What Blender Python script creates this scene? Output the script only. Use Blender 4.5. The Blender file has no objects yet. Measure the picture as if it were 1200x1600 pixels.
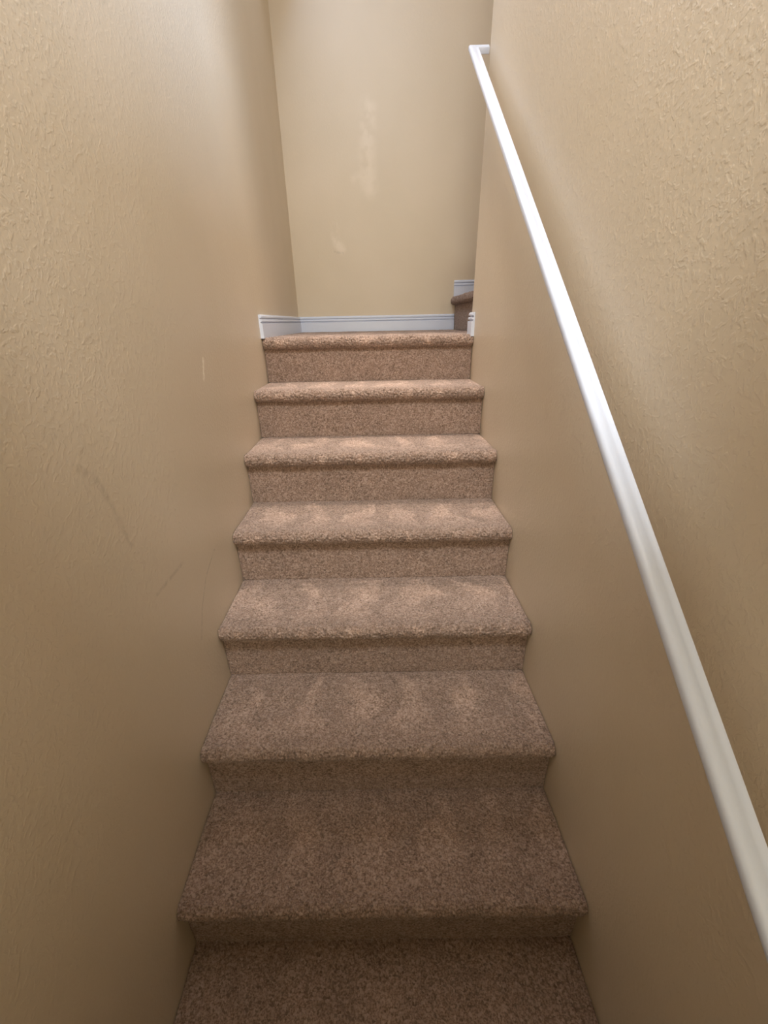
import bpy, bmesh, math
import numpy as np
from mathutils import Matrix, Vector

C = bpy.context.scene.collection
SC = bpy.context.scene

# ------------------------------------------------------------------ camera
F_PX, PPX, PPY = 723.48, -5.49, 100.92          # focal length and lens shift for a 1200x1600 frame
CAM = Vector((0.4766, -2.2379, 0.0506))
PITCH, YAW, ROLL = -0.5037, 0.0001, 0.0291
Rz = Matrix.Rotation(YAW, 3, 'Z'); Rx = Matrix.Rotation(PITCH, 3, 'X'); Ry = Matrix.Rotation(ROLL, 3, 'Y')
M = Rz @ Rx @ Ry
cd = bpy.data.cameras.new('camera'); cam = bpy.data.objects.new('camera', cd); C.objects.link(cam)
mw = Matrix.Identity(4)
for i in range(3):
    mw[i][0] = M[i][0]; mw[i][1] = M[i][2]; mw[i][2] = -M[i][1]; mw[i][3] = CAM[i]
cam.matrix_world = mw
cd.sensor_fit = 'VERTICAL'; cd.sensor_height = 36.0; cd.lens = 36.0 * F_PX / 1600.0
cd.shift_x = -PPX / 1600.0; cd.shift_y = PPY / 1600.0
cd.clip_start = 0.02
SC.camera = cam

# ------------------------------------------------------------------ light and exposure
SC.view_settings.view_transform = 'Standard'; SC.view_settings.look = 'None'
SC.view_settings.gamma = 1.0; SC.view_settings.exposure = 0.13
SC.view_settings.use_curve_mapping = False
w = bpy.data.worlds.new('world'); SC.world = w; w.use_nodes = True
w.node_tree.nodes['Background'].inputs[0].default_value = (0.9, 0.95, 1.0, 1)
w.node_tree.nodes['Background'].inputs[1].default_value = 0.0

def area(name, loc, aim, sx, sy, power, col):
    d = bpy.data.lights.new(name, 'AREA'); d.shape = 'RECTANGLE'; d.size = sx; d.size_y = sy
    d.energy = power; d.color = col
    o = bpy.data.objects.new(name, d); C.objects.link(o); o.location = loc
    o.rotation_euler = (Vector(aim) - Vector(loc)).to_track_quat('-Z', 'Y').to_euler()
    return o

area('hall_lamp', (0.457, -2.55, 2.3), (0.457, -2.55, 0), 0.6, 0.6, 61, (0.95, 0.99, 1.0))
area('landing_window_daylight', (0.02, 0.55, 1.8), (1.0, 0.1, 1.2), 0.5, 0.5, 14, (0.62, 0.75, 1.0))
fill = area('tread_fill', (0.457, -0.15, 2.5), (0.457, -0.15, 0), 0.3, 0.3, 2.7, (1.0, 0.89, 0.78)); fill.data.spread = math.radians(36)  # added fill to brighten the upper treads; no fitting stands here
area('riser_fill', (0.457, -4.2, 0.22), (0.457, 0.0, 0.1), 0.85, 0.6, 18, (1.0, 0.93, 0.70))  # added low light to lift the risers, no window behind it
area('high_rear_fill', (0.457, -4.2, 1.7), (0.457, 0.0, 1.2), 0.8, 1.2, 7, (1.0, 0.75, 0.45))  # added weak warm fill from high behind the camera, not a real window
area('hallway_daylight', (2.6, -0.95, 2.05), (0.0, -0.8, 0.5), 1.2, 0.8, 74, (0.50, 0.68, 1.0))
area('upper_flight_lamp', (3.2, 0.62, 1.7), (0.2, 0.62, 0.9), 0.9, 1.2, 9.5, (1.0, 0.87, 0.66))

# ------------------------------------------------------------------ stair dimensions (metres)
W = 0.914; T = 0.2793; R = 0.1813; NOSE = 0.0243; D = 1.1659; WEND = 0.045
TILT, SKEW, DW = -0.0086, -0.0081, 0.0024
WR, WDW = 0.9025, -0.0076                     # the right wall closes in slightly towards the top
def rx(y, z=0.0): return WR + WDW * y + 0.009 * max(0.0, z)
NSTEP = 9
LOWZ = -(NSTEP + 1) * R

# ------------------------------------------------------------------ helpers
def link(name, me, mat, parent=None):
    o = bpy.data.objects.new(name, me); C.objects.link(o)
    if mat: me.materials.append(mat)
    if parent: o.parent = parent
    return o

def mesh_from(verts, faces, smooth=False):
    me = bpy.data.meshes.new('shape'); me.from_pydata(verts, [], faces); me.update()
    bm = bmesh.new(); bm.from_mesh(me); bmesh.ops.recalc_face_normals(bm, faces=bm.faces); bm.to_mesh(me); bm.free()
    if smooth: me.polygons.foreach_set('use_smooth', [True] * len(me.polygons))
    return me

def box_mesh(x0, y0, z0, x1, y1, z1):
    v = [(x, y, z) for x in (x0, x1) for y in (y0, y1) for z in (z0, z1)]
    f = [(0, 1, 3, 2), (4, 6, 7, 5), (0, 4, 5, 1), (2, 3, 7, 6), (0, 2, 6, 4), (1, 5, 7, 3)]
    return mesh_from(v, f)

def struct(name, me, mat, label, cat):
    o = link(name, me, mat); o['kind'] = 'structure'; o['label'] = label; o['category'] = cat
    return o

def thing(name, label, cat, loc=(0, 0, 0)):
    o = bpy.data.objects.new(name, None); C.objects.link(o); o.location = loc; o.empty_display_size = 0.1
    o['label'] = label; o['category'] = cat
    return o

# ------------------------------------------------------------------ materials
class NT:
    def __init__(s, name):
        s.m = bpy.data.materials.new(name); s.m.use_nodes = True
        s.t = s.m.node_tree; s.b = s.t.nodes['Principled BSDF']
    def n(s, kind, **kw):
        nd = s.t.nodes.new(kind)
        for k, v in kw.items():
            if hasattr(nd, k): setattr(nd, k, v)
            else: nd.inputs[k.replace('_', ' ')].default_value = v
        return nd
    def l(s, a, b): s.t.links.new(a, b)
    def math(s, op, a, b=None, c=None, clamp=False):
        nd = s.t.nodes.new('ShaderNodeMath'); nd.operation = op; nd.use_clamp = clamp
        for i, v in enumerate((a, b, c)):
            if v is None: continue
            if isinstance(v, (int, float)): nd.inputs[i].default_value = v
            else: s.l(v, nd.inputs[i])
        return nd.outputs[0]
    def mix(s, fac, a, b):
        nd = s.t.nodes.new('ShaderNodeMix'); nd.data_type = 'RGBA'
        for i, v in ((0, fac), (6, a), (7, b)):
            if isinstance(v, (int, float)): nd.inputs[i].default_value = v
            elif isinstance(v, tuple): nd.inputs[i].default_value = v
            else: s.l(v, nd.inputs[i])
        return nd.outputs[2]
    def ramp(s, src, lo, hi):
        nd = s.t.nodes.new('ShaderNodeMapRange'); nd.interpolation_type = 'SMOOTHSTEP'
        nd.inputs[1].default_value = lo; nd.inputs[2].default_value = hi
        s.l(src, nd.inputs[0]); return nd.outputs[0]

def segment_mask(nt, u, v, pts, width, soft):
    """distance of the wall point (u, v) to a polyline, as a soft 0..1 mask (a scuff)"""
    best = None
    for (a, b), (c, d) in zip(pts[:-1], pts[1:]):
        dx, dy = c - a, d - b; L2 = dx * dx + dy * dy
        pu = nt.math('SUBTRACT', u, a); pv = nt.math('SUBTRACT', v, b)
        t = nt.math('DIVIDE', nt.math('ADD', nt.math('MULTIPLY', pu, dx), nt.math('MULTIPLY', pv, dy)), L2, clamp=True)
        ex = nt.math('SUBTRACT', pu, nt.math('MULTIPLY', t, dx)); ey = nt.math('SUBTRACT', pv, nt.math('MULTIPLY', t, dy))
        dist = nt.math('SQRT', nt.math('ADD', nt.math('MULTIPLY', ex, ex), nt.math('MULTIPLY', ey, ey)))
        best = dist if best is None else nt.math('MINIMUM', best, dist)
    inv = nt.ramp(best, width + soft, width)
    return inv

WALL = (0.655, 0.55, 0.415, 1)
def wall_mat(name, marks=(), axes=(1, 2), bump=1.0, patches=(), ridges=()):
    nt = NT(name)
    tc = nt.n('ShaderNodeTexCoord'); sep = nt.n('ShaderNodeSeparateXYZ'); nt.l(tc.outputs['Object'], sep.inputs[0])
    u, v = sep.outputs[axes[0]], sep.outputs[axes[1]]
    big = nt.n('ShaderNodeTexNoise', Scale=2.2, Detail=3.0); nt.l(tc.outputs['Object'], big.inputs['Vector'])
    col = nt.mix(nt.ramp(big.outputs[0], 0.3, 0.7), (WALL[0] * .97, WALL[1] * .965, WALL[2] * .95, 1), (WALL[0] * 1.02, WALL[1] * 1.02, WALL[2] * 1.03, 1))
    for pts, width, soft, c, k in marks:
        m = segment_mask(nt, u, v, pts, width, soft)
        br = nt.n('ShaderNodeTexNoise', Scale=70.0 if soft < 0.02 else 16.0, Detail=3.0); nt.l(tc.outputs['Object'], br.inputs['Vector'])
        m = nt.math('MULTIPLY', nt.math('MULTIPLY', m, nt.ramp(br.outputs[0], 0.3, 0.6)), k)
        col = nt.mix(m, col, c)
    nt.l(col, nt.b.inputs['Base Color'])
    nt.b.inputs['Roughness'].default_value = 0.42
    nt.b.inputs['Specular IOR Level'].default_value = 0.75
    # knock-down / orange-peel texture
    warp = nt.n('ShaderNodeTexNoise', Scale=26.0, Detail=2.0); nt.l(tc.outputs['Object'], warp.inputs['Vector'])
    va = nt.n('ShaderNodeVectorMath', operation='MULTIPLY_ADD'); nt.l(warp.outputs['Color'], va.inputs[0]); va.inputs[1].default_value = (0.02,) * 3; nt.l(tc.outputs['Object'], va.inputs[2])
    n1 = nt.n('ShaderNodeTexNoise', Scale=104.0, Detail=2.5, Roughness=0.55); nt.l(va.outputs[0], n1.inputs['Vector'])
    n2 = nt.n('ShaderNodeTexNoise', Scale=240.0, Detail=2.0); nt.l(tc.outputs['Object'], n2.inputs['Vector'])
    h = nt.math('ADD', nt.ramp(n1.outputs[0], 0.46, 0.66), nt.math('MULTIPLY', n2.outputs[0], 0.25))
    for (pu, pv, ru, rv, amp) in patches:
        du = nt.math('DIVIDE', nt.math('SUBTRACT', u, pu), ru); dv = nt.math('DIVIDE', nt.math('SUBTRACT', v, pv), rv)
        q = nt.math('SQRT', nt.math('ADD', nt.math('MULTIPLY', du, du), nt.math('MULTIPLY', dv, dv)))
        pn = nt.n('ShaderNodeTexNoise', Scale=38.0, Detail=3.0); nt.l(tc.outputs['Object'], pn.inputs['Vector'])
        h = nt.math('ADD', h, nt.math('MULTIPLY', nt.math('MULTIPLY', nt.ramp(q, 1.0, 0.2), amp), pn.outputs[0]))
    for (pu, pv, ru, rv, amp) in ridges:
        du = nt.math('DIVIDE', nt.math('SUBTRACT', u, pu), ru); dv = nt.math('DIVIDE', nt.math('SUBTRACT', v, pv), rv)
        q = nt.math('SQRT', nt.math('ADD', nt.math('MULTIPLY', du, du), nt.math('MULTIPLY', dv, dv)))
        h = nt.math('ADD', h, nt.math('MULTIPLY', nt.ramp(q, 1.0, 0.0), amp))
    bp = nt.n('ShaderNodeBump', Strength=0.22 * bump, Distance=0.0016); nt.l(h, bp.inputs['Height']); nt.l(bp.outputs[0], nt.b.inputs['Normal'])
    return nt.m

SCUFF = (0.20, 0.15, 0.095, 1); CHIP = (0.86, 0.78, 0.66, 1)
left_marks = []      # filled in wall coordinates (y, z)
def paint_mat(name, col, rough=0.35):
    nt = NT(name); nt.b.inputs['Roughness'].default_value = rough
    tc = nt.n('ShaderNodeTexCoord')
    n1 = nt.n('ShaderNodeTexNoise', Scale=14.0, Detail=3.0); nt.l(tc.outputs['Object'], n1.inputs['Vector'])
    nt.l(nt.mix(n1.outputs[0], (col[0] * .96, col[1] * .96, col[2] * .96, 1), (col[0], col[1], col[2], 1)), nt.b.inputs['Base Color'])
    n2 = nt.n('ShaderNodeTexNoise', Scale=120.0, Detail=2.0); nt.l(tc.outputs['Object'], n2.inputs['Vector'])
    bp = nt.n('ShaderNodeBump', Strength=0.12, Distance=0.001); nt.l(n2.outputs[0], bp.inputs['Height']); nt.l(bp.outputs[0], nt.b.inputs['Normal'])
    return nt.m

def carpet_mat(name, nap_strokes):
    nt = NT(name)
    tc = nt.n('ShaderNodeTexCoord'); P = tc.outputs['Object']
    # flecked yarn: each tuft its own tone
    f1 = nt.n('ShaderNodeTexNoise', Scale=260.0, Detail=3.0); nt.l(P, f1.inputs['Vector'])
    f2 = nt.n('ShaderNodeTexVoronoi', Scale=190.0); nt.l(P, f2.inputs['Vector'])
    sepc = nt.n('ShaderNodeSeparateColor'); nt.l(f2.outputs['Color'], sepc.inputs[0])
    a = nt.mix(nt.ramp(f1.outputs[0], 0.3, 0.7), (0.19, 0.121, 0.088, 1), (0.40, 0.283, 0.225, 1))
    b = nt.mix(nt.math('MULTIPLY', nt.ramp(sepc.outputs[0], 0.55, 0.95), 0.5), a, (0.52, 0.39, 0.325, 1))
    b = nt.mix(nt.math('MULTIPLY', nt.ramp(sepc.outputs[1], 0.80, 0.98), 0.6), b, (0.11, 0.07, 0.048, 1))
    big = nt.n('ShaderNodeTexNoise', Scale=12.0, Detail=2.5, Roughness=0.6, Distortion=0.5); nt.l(P, big.inputs['Vector'])
    val = nt.math('ADD', 0.91, nt.math('MULTIPLY', nt.ramp(big.outputs[0], 0.34, 0.68), 0.12))
    if nap_strokes:
        # vacuum strokes: rows of wedges where the pile lies the other way and shows its paler side
        sep = nt.n('ShaderNodeSeparateXYZ'); nt.l(P, sep.inputs[0])
        wn = nt.n('ShaderNodeTexNoise', Scale=5.0, Detail=3.0); nt.l(P, wn.inputs['Vector'])
        wob = nt.math('MULTIPLY', nt.math('SUBTRACT', wn.outputs[0], 0.5), 0.34)
        uu = nt.math('DIVIDE', nt.math('ADD', sep.outputs[0], wob), 0.165)
        tri = nt.math('MULTIPLY', nt.math('ABSOLUTE', nt.math('SUBTRACT', nt.math('FRACT', uu), 0.5)), 2.0)
        vv = nt.math('FRACT', nt.math('DIVIDE', nt.math('SUBTRACT', -0.02, sep.outputs[1]), T_RUN))
        wedge = nt.ramp(nt.math('SUBTRACT', nt.math('ADD', nt.math('MULTIPLY', vv, 0.85), 0.12), tri), -0.13, 0.13)
        fade = nt.ramp(vv, 0.92, 0.55)
        wn2 = nt.n('ShaderNodeTexNoise', Scale=9.0, Detail=3.0); nt.l(P, wn2.inputs['Vector'])
        m = nt.math('MULTIPLY', nt.math('MULTIPLY', wedge, fade), nt.math('ADD', 0.35, nt.math('MULTIPLY', nt.ramp(wn2.outputs[0], 0.32, 0.58), 0.65)))
        m = nt.math('MULTIPLY', m, nt.ramp(sep.outputs[2], -1.55, -0.55))
        val = nt.math('ADD', val, nt.math('MULTIPLY', m, 0.40))
    hsv = nt.n('ShaderNodeHueSaturation'); nt.l(b, hsv.inputs['Color']); nt.l(val, hsv.inputs['Value'])
    nt.l(hsv.outputs[0], nt.b.inputs['Base Color'])
    nt.b.inputs['Roughness'].default_value = 1.0
    nt.b.inputs['Specular IOR Level'].default_value = 0.1
    nt.b.inputs['Sheen Weight'].default_value = 0.2; nt.b.inputs['Sheen Roughness'].default_value = 0.6
    n2 = nt.n('ShaderNodeTexNoise', Scale=420.0, Detail=2.0); nt.l(P, n2.inputs['Vector'])
    bp = nt.n('ShaderNodeBump', Strength=0.6, Distance=0.002); nt.l(n2.outputs[0], bp.inputs['Height']); nt.l(bp.outputs[0], nt.b.inputs['Normal'])
    return nt.m

T_RUN = T
M_LEFT = wall_mat('beige_wall_paint_left', marks=[
    ([(-1.504, -0.140), (-1.466, -0.172), (-1.444, -0.226), (-1.4225, -0.3115)], 0.002, 0.010, SCUFF, 0.2),
    ([(-1.388, -0.447), (-1.318, -0.4475), (-1.238, -0.448)], 0.001, 0.006, SCUFF, 0.25),
    ([(-1.0234, -0.5125), (-1.122, -0.547), (-1.193, -0.605), (-1.242, -0.673)], 0.0006, 0.0022, SCUFF, 0.45),
    ([(-0.809, -0.030), (-0.834, -0.078)], 0.004, 0.005, CHIP, 1.0)])
M_RIGHT = wall_mat('beige_wall_paint_right')
SHEEN_PATCH = (0.82, 0.71, 0.585, 1)  # pale tone for the painted sheen streak and the patched spot
M_BACK = wall_mat('beige_wall_paint_back', marks=[([(0.478, 0.72), (0.470, 0.86), (0.484, 1.06)], 0.006, 0.065, SHEEN_PATCH, 0.42), ([(0.40, 0.765), (0.43, 0.765)], 0.004, 0.04, SHEEN_PATCH, 0.3),
    ([(0.262, 0.54), (0.272, 0.47), (0.30, 0.435)], 0.004, 0.035, SHEEN_PATCH, 0.5), ([(0.255, 0.425), (0.305, 0.418)], 0.002, 0.008, SCUFF, 0.2)], axes=(0, 2), bump=0.35, patches=[(0.275, 0.50, 0.08, 0.14, 9.0), (0.54, 0.50, 0.03, 0.05, 5.0)], ridges=[(0.475, 0.92, 0.07, 0.28, 8.0)])
M_CEIL = paint_mat('ceiling_white', (0.78, 0.76, 0.72), 0.9)
M_WHITE = paint_mat('white_trim_paint', (0.68, 0.73, 0.87), 0.3)
M_CARPET = carpet_mat('beige_cut_pile_carpet', True)
M_RISER = carpet_mat('beige_cut_pile_carpet_upright', False)

# ------------------------------------------------------------------ room shell
TOPZ = 2.6; BOTZ = LOWZ - 0.05; FRONT = -4.4; FAR = 3.4; TH = 0.12
struct('wall_left', box_mesh(-TH, FRONT, BOTZ, 0, D + TH, TOPZ), M_LEFT, 'beige textured stairwell wall on the left, without a handrail', 'wall')
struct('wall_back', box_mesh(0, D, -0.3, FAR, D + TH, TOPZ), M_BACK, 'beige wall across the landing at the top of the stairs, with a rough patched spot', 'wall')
# right wall: a solid corner beside the landing; above the upper storey's floor it opens to the hallway
HALLZ, OP0, OP1 = 1.1, -1.95, -0.28
ys = [FRONT, OP0, OP1, WEND]
v, f = [], []
for y in ys:
    for z in (BOTZ, 0.0, HALLZ, TOPZ):
        v += [(rx(y, z), y, z), (FAR, y, z)]
NZ = 4
def q(i, k, s): return (i * NZ + k) * 2 + s
for i in range(3):
    top = NZ - 2 if i == 1 else NZ - 1
    for k in range(top):
        f += [(q(i, k, 0), q(i + 1, k, 0), q(i + 1, k + 1, 0), q(i, k + 1, 0)), (q(i, k, 1), q(i, k + 1, 1), q(i + 1, k + 1, 1), q(i + 1, k, 1))]
    f += [(q(i, 0, 0), q(i, 0, 1), q(i + 1, 0, 1), q(i + 1, 0, 0)), (q(i, top, 0), q(i + 1, top, 0), q(i + 1, top, 1), q(i, top, 1))]
for i in (0, 3):
    f += [(q(i, k, 0), q(i, k + 1, 0), q(i, k + 1, 1), q(i, k, 1)) for k in range(NZ - 1)]
for i in (1, 2):
    f += [(q(i, NZ - 2, 0), q(i, NZ - 1, 0), q(i, NZ - 1, 1), q(i, NZ - 2, 1))]
struct('wall_right', mesh_from(v, f), M_RIGHT, 'beige textured stairwell wall on the right, carrying the white handrail', 'wall')
struct('wall_far', box_mesh(FAR, FRONT, -0.3, FAR + TH, D + TH, TOPZ), M_RIGHT, 'beige wall at the end of the upper flight', 'wall')
struct('wall_front', box_mesh(-TH, FRONT - TH, BOTZ, FAR, FRONT, TOPZ), M_RIGHT, 'beige wall at the foot of the stairs', 'wall')
struct('ceiling', box_mesh(-TH, FRONT - TH, TOPZ, FAR + TH, D + TH, TOPZ + 0.1), M_CEIL, 'white ceiling high above the stairwell', 'ceiling')
# unseen slab added to keep lamp light off the lower steps
struct('shade_block_high', box_mesh(0.001, FRONT, 0.6, W - 0.012, -1.92, 0.8), M_CEIL, 'added slab out of view, shading the lower steps', 'ceiling')
struct('shade_block_low', box_mesh(0.001, -3.12, LOWZ, W - 0.012, -3.0, -0.3), M_RIGHT, 'added half-height blocker out of view, shading the lowest steps', 'wall')  # unseen panel put in to shade the lowest steps from the low fill
struct('floor', box_mesh(-TH, FRONT - TH, LOWZ - 0.1, W + 0.1, -NSTEP * T, LOWZ), M_CARPET, 'carpeted floor at the foot of the stairs', 'floor')

# ------------------------------------------------------------------ carpet geometry
rng = np.random.default_rng(7)
def hash3(ix, iy, seed):
    h = (ix.astype(np.int64) * 374761393 + iy.astype(np.int64) * 668265263 + seed * 2147483647) & 0xffffffff
    h = ((h ^ (h >> 13)) * 1274126177) & 0xffffffff
    return ((h ^ (h >> 16)) & 0xffff) / 65535.0
def vnoise(u, v, cell, seed):
    a, b = u / cell, v / cell; i, j = np.floor(a), np.floor(b); fu, fv = a - i, b - j
    fu = fu * fu * (3 - 2 * fu); fv = fv * fv * (3 - 2 * fv)
    h = lambda p, q: hash3(i + p, j + q, seed)
    return (h(0, 0) * (1 - fu) + h(1, 0) * fu) * (1 - fv) + (h(0, 1) * (1 - fu) + h(1, 1) * fu) * fv
def tuft(u, v, cell, seed):
    """height of the nearest yarn tuft: jittered cells, each a rounded tip with dark gaps between"""
    a, b = u / cell, v / cell; i, j = np.floor(a), np.floor(b)
    best = np.full(u.shape, 9.0); hh = np.zeros(u.shape)
    for p in (-1, 0, 1):
        for q in (-1, 0, 1):
            ci, cj = i + p, j + q
            d = (ci + .15 + .7 * hash3(ci, cj, seed) - a) ** 2 + (cj + .15 + .7 * hash3(ci, cj, seed + 1) - b) ** 2
            k = d < best; best = np.where(k, d, best); hh = np.where(k, hash3(ci, cj, seed + 2), hh)
    return (1 - np.minimum(best / 0.5, 1)) * 0.75 + hh * 0.45

def carpet_strip(path, normals, rest, across, width, amp, seed, frame, inset=0.0015, edge=0.004, step=0.0019, nose_s=None):
    """A closed carpet slab: `path` is the dense visible profile (a, b), `rest` the few hidden points that close the section.
    frame(a, t, b) turns profile coordinates and the distance t across into a point."""
    ns = len(path); nt = int(width / step) + 1
    t = np.linspace(inset, width - inset, nt)
    s = np.r_[0, np.cumsum(np.hypot(*(np.diff(path, axis=0).T)))]
    S, TT = np.meshgrid(s, t, indexing='ij')
    h = tuft(TT, S, 0.0068, seed) + 0.6 * vnoise(TT, S, 0.003, seed + 5) + 0.8 * vnoise(TT, S, 0.05, seed + 9) - 0.9
    e = np.minimum(TT, width - TT)
    g = np.ones_like(S) if nose_s is None else 1 + 1.6 * np.exp(-((S - nose_s) / 0.030) ** 2)     # the pile opens up over the nosing
    h = amp * g * h - edge * np.exp(-e / 0.006)
    A = path[:, 0][:, None] + normals[:, 0][:, None] * h; B = path[:, 1][:, None] + normals[:, 1][:, None] * h
    jt = TT + amp * 0.5 * (vnoise(TT, S, 0.004, seed + 13) - .5)
    jt = np.clip(jt, inset, width - inset)
    co = [frame(A, jt, B)]
    for (ra, rb) in rest:
        co.append(frame(np.full((1, nt), ra), t[None], np.full((1, nt), rb)))
    V = np.concatenate(co, axis=0); rows = ns + len(rest)
    idx = np.arange(rows * nt).reshape(rows, nt)
    nxt = np.roll(idx, -1, axis=0)
    q = np.stack([idx[:, :-1], idx[:, 1:], nxt[:, 1:], nxt[:, :-1]], axis=-1).reshape(-1, 4)
    me = bpy.data.meshes.new('carpet')
    nv, nq = rows * nt, len(q)
    caps = [idx[:, 0][::-1], idx[:, -1]]
    loops = np.concatenate([q.ravel(), *caps])
    starts = np.r_[np.arange(nq) * 4, nq * 4, nq * 4 + rows]
    tot = np.r_[np.full(nq, 4), rows, rows]
    me.vertices.add(nv); me.vertices.foreach_set('co', V.reshape(-1).astype(np.float32))
    me.loops.add(len(loops)); me.loops.foreach_set('vertex_index', loops.astype(np.int32))
    me.polygons.add(nq + 2); me.polygons.foreach_set('loop_start', starts.astype(np.int32)); me.polygons.foreach_set('loop_total', tot.astype(np.int32))
    sm = np.ones(nq + 2, bool); sm[-2:] = False
    me.polygons.foreach_set('use_smooth', sm)
    me.update(calc_edges=True); me.validate()
    return me

def resample(pts, step):
    pts = np.array(pts); s = np.r_[0, np.cumsum(np.hypot(*(np.diff(pts, axis=0).T)))]
    k = max(2, int(s[-1] / step) + 1); q = np.linspace(0, s[-1], k)
    p = np.c_[np.interp(q, s, pts[:, 0]), np.interp(q, s, pts[:, 1])]
    d = np.gradient(p, axis=0); d /= np.hypot(d[:, 0], d[:, 1])[:, None]
    return p, np.c_[-d[:, 1], d[:, 0]]

NR = 0.0205      # radius of the rolled nosing
def tread_section(back, nose, z):
    """visible profile from the back of the tread, over the rolled nosing, to the riser below (a = run forward is negative)"""
    pts = [(back, z), (nose + NR + 0.012, z)]
    for k in range(0, 19):
        an = math.pi / 2 + math.pi * 1.02 * k / 18
        pts.append((nose + NR + NR * math.cos(an), z - NR + NR * math.sin(an)))
    pts.append((nose + NOSE + 0.004, z - 2 * NR - 0.001))
    return pts

def main_frame(A, t, B):
    x = t * (WR + WDW * A) / W
    y = A + SKEW * (t - W / 2)
    z = B + TILT * (t - W / 2)
    return np.stack([x, y, z], axis=-1)

stairs = thing('carpeted_staircase', 'straight flight of stairs in beige cut-pile carpet, climbing between the two walls to the landing', 'staircase', (W / 2, -NSTEP * T, LOWZ))
def child(name, me, parent, mat=None):
    o = link(name, me, mat or M_CARPET, parent); o.matrix_parent_inverse = Matrix.Translation(-parent.location)
    return o
def up(nrm, i): return -nrm if nrm[0, i] < 0 else nrm
for k in range(0, NSTEP + 1):
    z = -k * R - (0.005 if k == 0 else 0.0); yr = -k * T
    back = D - 0.02 if k == 0 else yr + T + 0.004
    p, nrm = resample(tread_section(back, yr - NOSE, z), 0.0019)
    child('landing' if k == 0 else 'tread', carpet_strip(p, up(nrm, 1), [(yr + 0.02, z - 2 * NR - 0.002), (yr + 0.02, z - 0.02), (back, z - 0.02)],
          None, W, 0.0024, 11 * k + 3, main_frame, nose_s=back - yr + NOSE), stairs)
    if k < NSTEP:
        p, nrm = resample([(yr, z - 2 * NR + 0.004), (yr, -(k + 1) * R + 0.001)], 0.0019)
        child('riser', carpet_strip(p, -up(nrm, 0), [(yr + 0.016, -(k + 1) * R + 0.001), (yr + 0.016, z - 2 * NR + 0.004)],
              None, W, 0.0018, 11 * k + 5, main_frame, edge=0.002), stairs, M_RISER)

# the step that leaves the landing to the right
SX = 1.0; ST = 0.279; SR = 0.181
side = thing('carpeted_steps', 'carpeted step at the right end of the landing, partly hidden behind the right wall', 'step', (SX, (WEND + D) / 2, 0))
def side_frame(A, t, B):
    return np.stack([-A, WEND + t, B + TILT * 0.5], axis=-1)
wid = D - WEND
for k in range(0, 3):
    xr = -(SX + k * ST); z = (k + 1) * SR - 0.006
    p, nrm = resample([(-a_, b_) for a_, b_ in tread_section(SX + (k + 1) * ST + 0.004, SX + k * ST - 0.025, z)], 0.0019)
    child('tread', carpet_strip(p, up(nrm, 1), [(xr - 0.02, z - 2 * NR - 0.002), (xr - 0.02, z - 0.02), (xr - ST - 0.004, z - 0.02)],
          None, wid, 0.0024, 101 + k, side_frame, nose_s=ST + 0.029), side, M_RISER)
    p, nrm = resample([(xr, z - 2 * NR + 0.004), (xr, z - SR + 0.003)], 0.0019)
    child('riser', carpet_strip(p, up(nrm, 0), [(xr - 0.016, z - SR + 0.003), (xr - 0.016, z - 2 * NR + 0.004)],
          None, wid, 0.0018, 131 + k, side_frame, edge=0.002), side, M_RISER)

# landing carpet in the recess between the wall end and that step
XW = rx(WEND)
def patch_frame(A, t, B): return np.stack([t + XW - 0.004, A, B + TILT * 0.47], axis=-1)
p, nrm = resample([(D - 0.02, -0.005), (WEND + 0.004, -0.005)], 0.0019)
child('landing', carpet_strip(p, up(nrm, 1), [(WEND + 0.004, -0.025), (D - 0.02, -0.025)], None, SX - XW - 0.002, 0.0024, 77, patch_frame, edge=0.0), stairs)

# ------------------------------------------------------------------ baseboards
BH, BT = 0.089, 0.014
def base_profile():
    """(out from the wall, height): two reeds near the top, plain face below"""
    return [(0, 0), (BT, 0), (BT, BH - 0.033), (BT - 0.006, BH - 0.0315), (BT - 0.008, BH - 0.0275), (BT - 0.001, BH - 0.0265),
            (BT - 0.001, BH - 0.021), (BT - 0.003, BH - 0.0180), (BT - 0.0095, BH - 0.0165), (BT - 0.0095, BH - 0.0125), (BT - 0.003, BH - 0.0118),
            (BT - 0.003, BH - 0.006), (BT - 0.006, BH - 0.001), (BT - 0.009, BH), (0, BH)]
def sweep(pts, profile):
    """sweep a (out, up) profile along plan points [(x, y, z, nx, ny)]; n already scaled for mitres"""
    v = []; n = len(profile)
    for (x, y, z, nx, ny) in pts:
        v += [(x + nx * o, y + ny * o, z + u) for o, u in profile]
    f = [tuple(range(n)), tuple(range(len(v) - 1, len(v) - n - 1, -1))]
    for a in range(len(pts) - 1):
        for i in range(n):
            j = (i + 1) % n
            f.append((a * n + i, a * n + j, (a + 1) * n + j, (a + 1) * n + i))
    return mesh_from(v, f)
ZL = TILT * (0 - W / 2); ZR = TILT * (W - W / 2)
struct('baseboard_left', sweep([(0, -0.028, ZL - 0.005, 1, 0), (0, D, ZL - 0.005, 1, -1)], base_profile()), M_WHITE, 'short white reeded baseboard on the left wall beside the landing', 'baseboard')
struct('baseboard_back', sweep([(0, D, ZL - 0.005, 1, -1), (SX - 0.004, D, ZR - 0.005, 0, -1)], base_profile()), M_WHITE, 'long white reeded baseboard across the back of the landing', 'baseboard')
struct('baseboard_right', sweep([(rx(-0.028), -0.028, ZR - 0.011, -1, 0), (XW, WEND, ZR - 0.011, -1, 1), (SX - 0.004, WEND, ZR - 0.011, 0, 1)], base_profile()), M_WHITE, 'stub of white baseboard wrapping the end of the right wall', 'baseboard')
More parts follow.
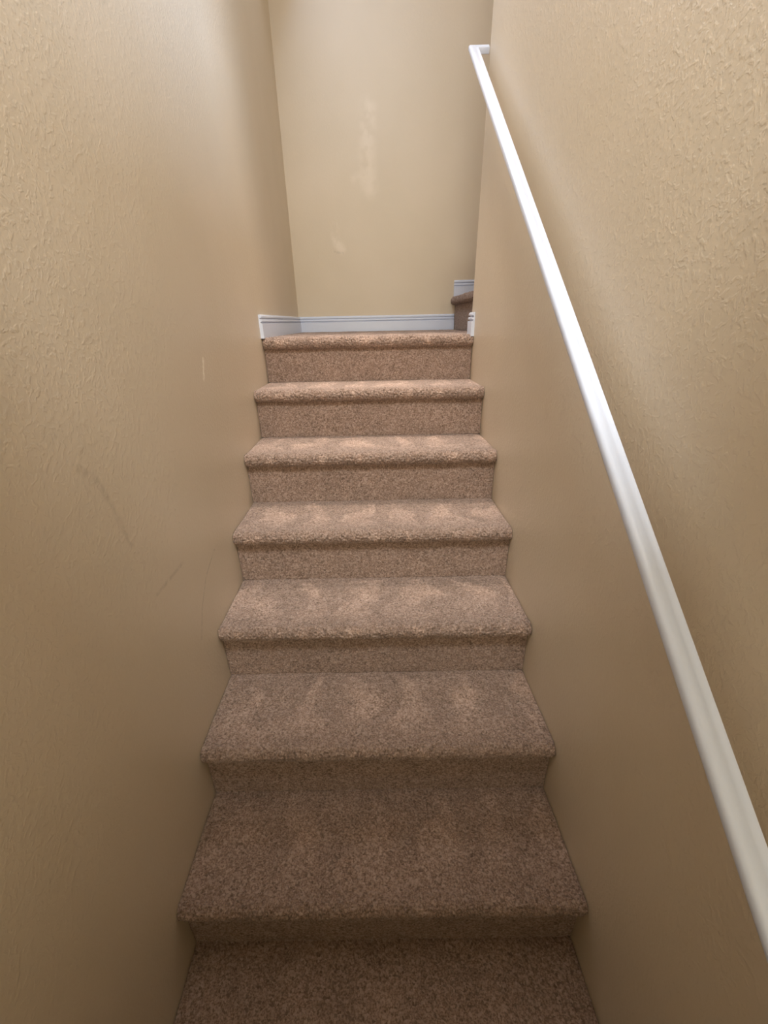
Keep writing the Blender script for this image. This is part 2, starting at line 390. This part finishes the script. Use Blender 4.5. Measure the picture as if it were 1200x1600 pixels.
struct('baseboard_side', sweep([(SX - 0.012, D, SR - 0.008, 0, -1), (SX + ST, D, SR - 0.008, 0, -1)], base_profile()), M_WHITE, 'short white baseboard above the carpeted side step on the back wall', 'baseboard')

# ------------------------------------------------------------------ handrail
rail = thing('handrail', 'long white painted handrail sloping up the right wall', 'handrail', (W, WEND - 0.05, 0.86))
u = Vector((0, T, R)).normalized(); nn = Vector((0, -u.z, u.y))
def rail_profile():
    """section (out from the rail's back, up): rounded nose towards the stairs, shallow finger groove on top and below"""
    p = [(0, 0.001), (0, 0.0150), (0.0012, 0.0170), (0.0042, 0.0170), (0.0080, 0.0152), (0.0120, 0.0152), (0.0165, 0.0170)]
    for k in range(0, 13):
        an = math.radians(82 - 164 * k / 12); c_, s_ = math.cos(an), math.sin(an)
        p.append((0.0195 + 0.0125 * abs(c_) ** 0.75, 0.0080 + 0.0098 * math.copysign(abs(s_) ** 0.75, s_)))
    p += [(0.0165, -0.0005), (0.0120, 0.0010), (0.0080, 0.0010), (0.0042, -0.0005), (0.0012, -0.0005)]
    return p
XB, N0, S_TOP, S_LOW = 0.874, 0.6836, 0.5726 - 0.032, -2.75
def rp(x, s, h):
    n_ = N0 + h
    return (x + DW * s * u.y, s * u.y + nn.y * n_, s * u.z + nn.z * n_)
def prism(a, b):
    n = len(a)
    return mesh_from(a + b, [tuple(range(n)), tuple(range(2 * n - 1, n - 1, -1))] + [(i, (i + 1) % n, n + (i + 1) % n, n + i) for i in range(n)])
def rchild(name, me):
    o = link(name, me, M_WHITE, rail); o.matrix_parent_inverse = Matrix.Translation(-rail.location)
    for pl in me.polygons: pl.use_smooth = len(pl.vertices) == 4
    me.set_sharp_from_angle(angle=math.radians(38))
    return o
PR = rail_profile()
rchild('rail', prism([rp(XB - o, S_LOW - o, h) for o, h in PR], [rp(XB - o, S_TOP + o, h) for o, h in PR]))
rchild('wall_return', prism([rp(XB - o, S_TOP + o, h) for o, h in PR], [rp(rx(0, 0.9) + 0.002, S_TOP + o, h) for o, h in PR]))
rchild('wall_return', prism([rp(XB - o, S_LOW - o, h) for o, h in PR], [rp(rx(-2.4), S_LOW - o, h) for o, h in PR]))
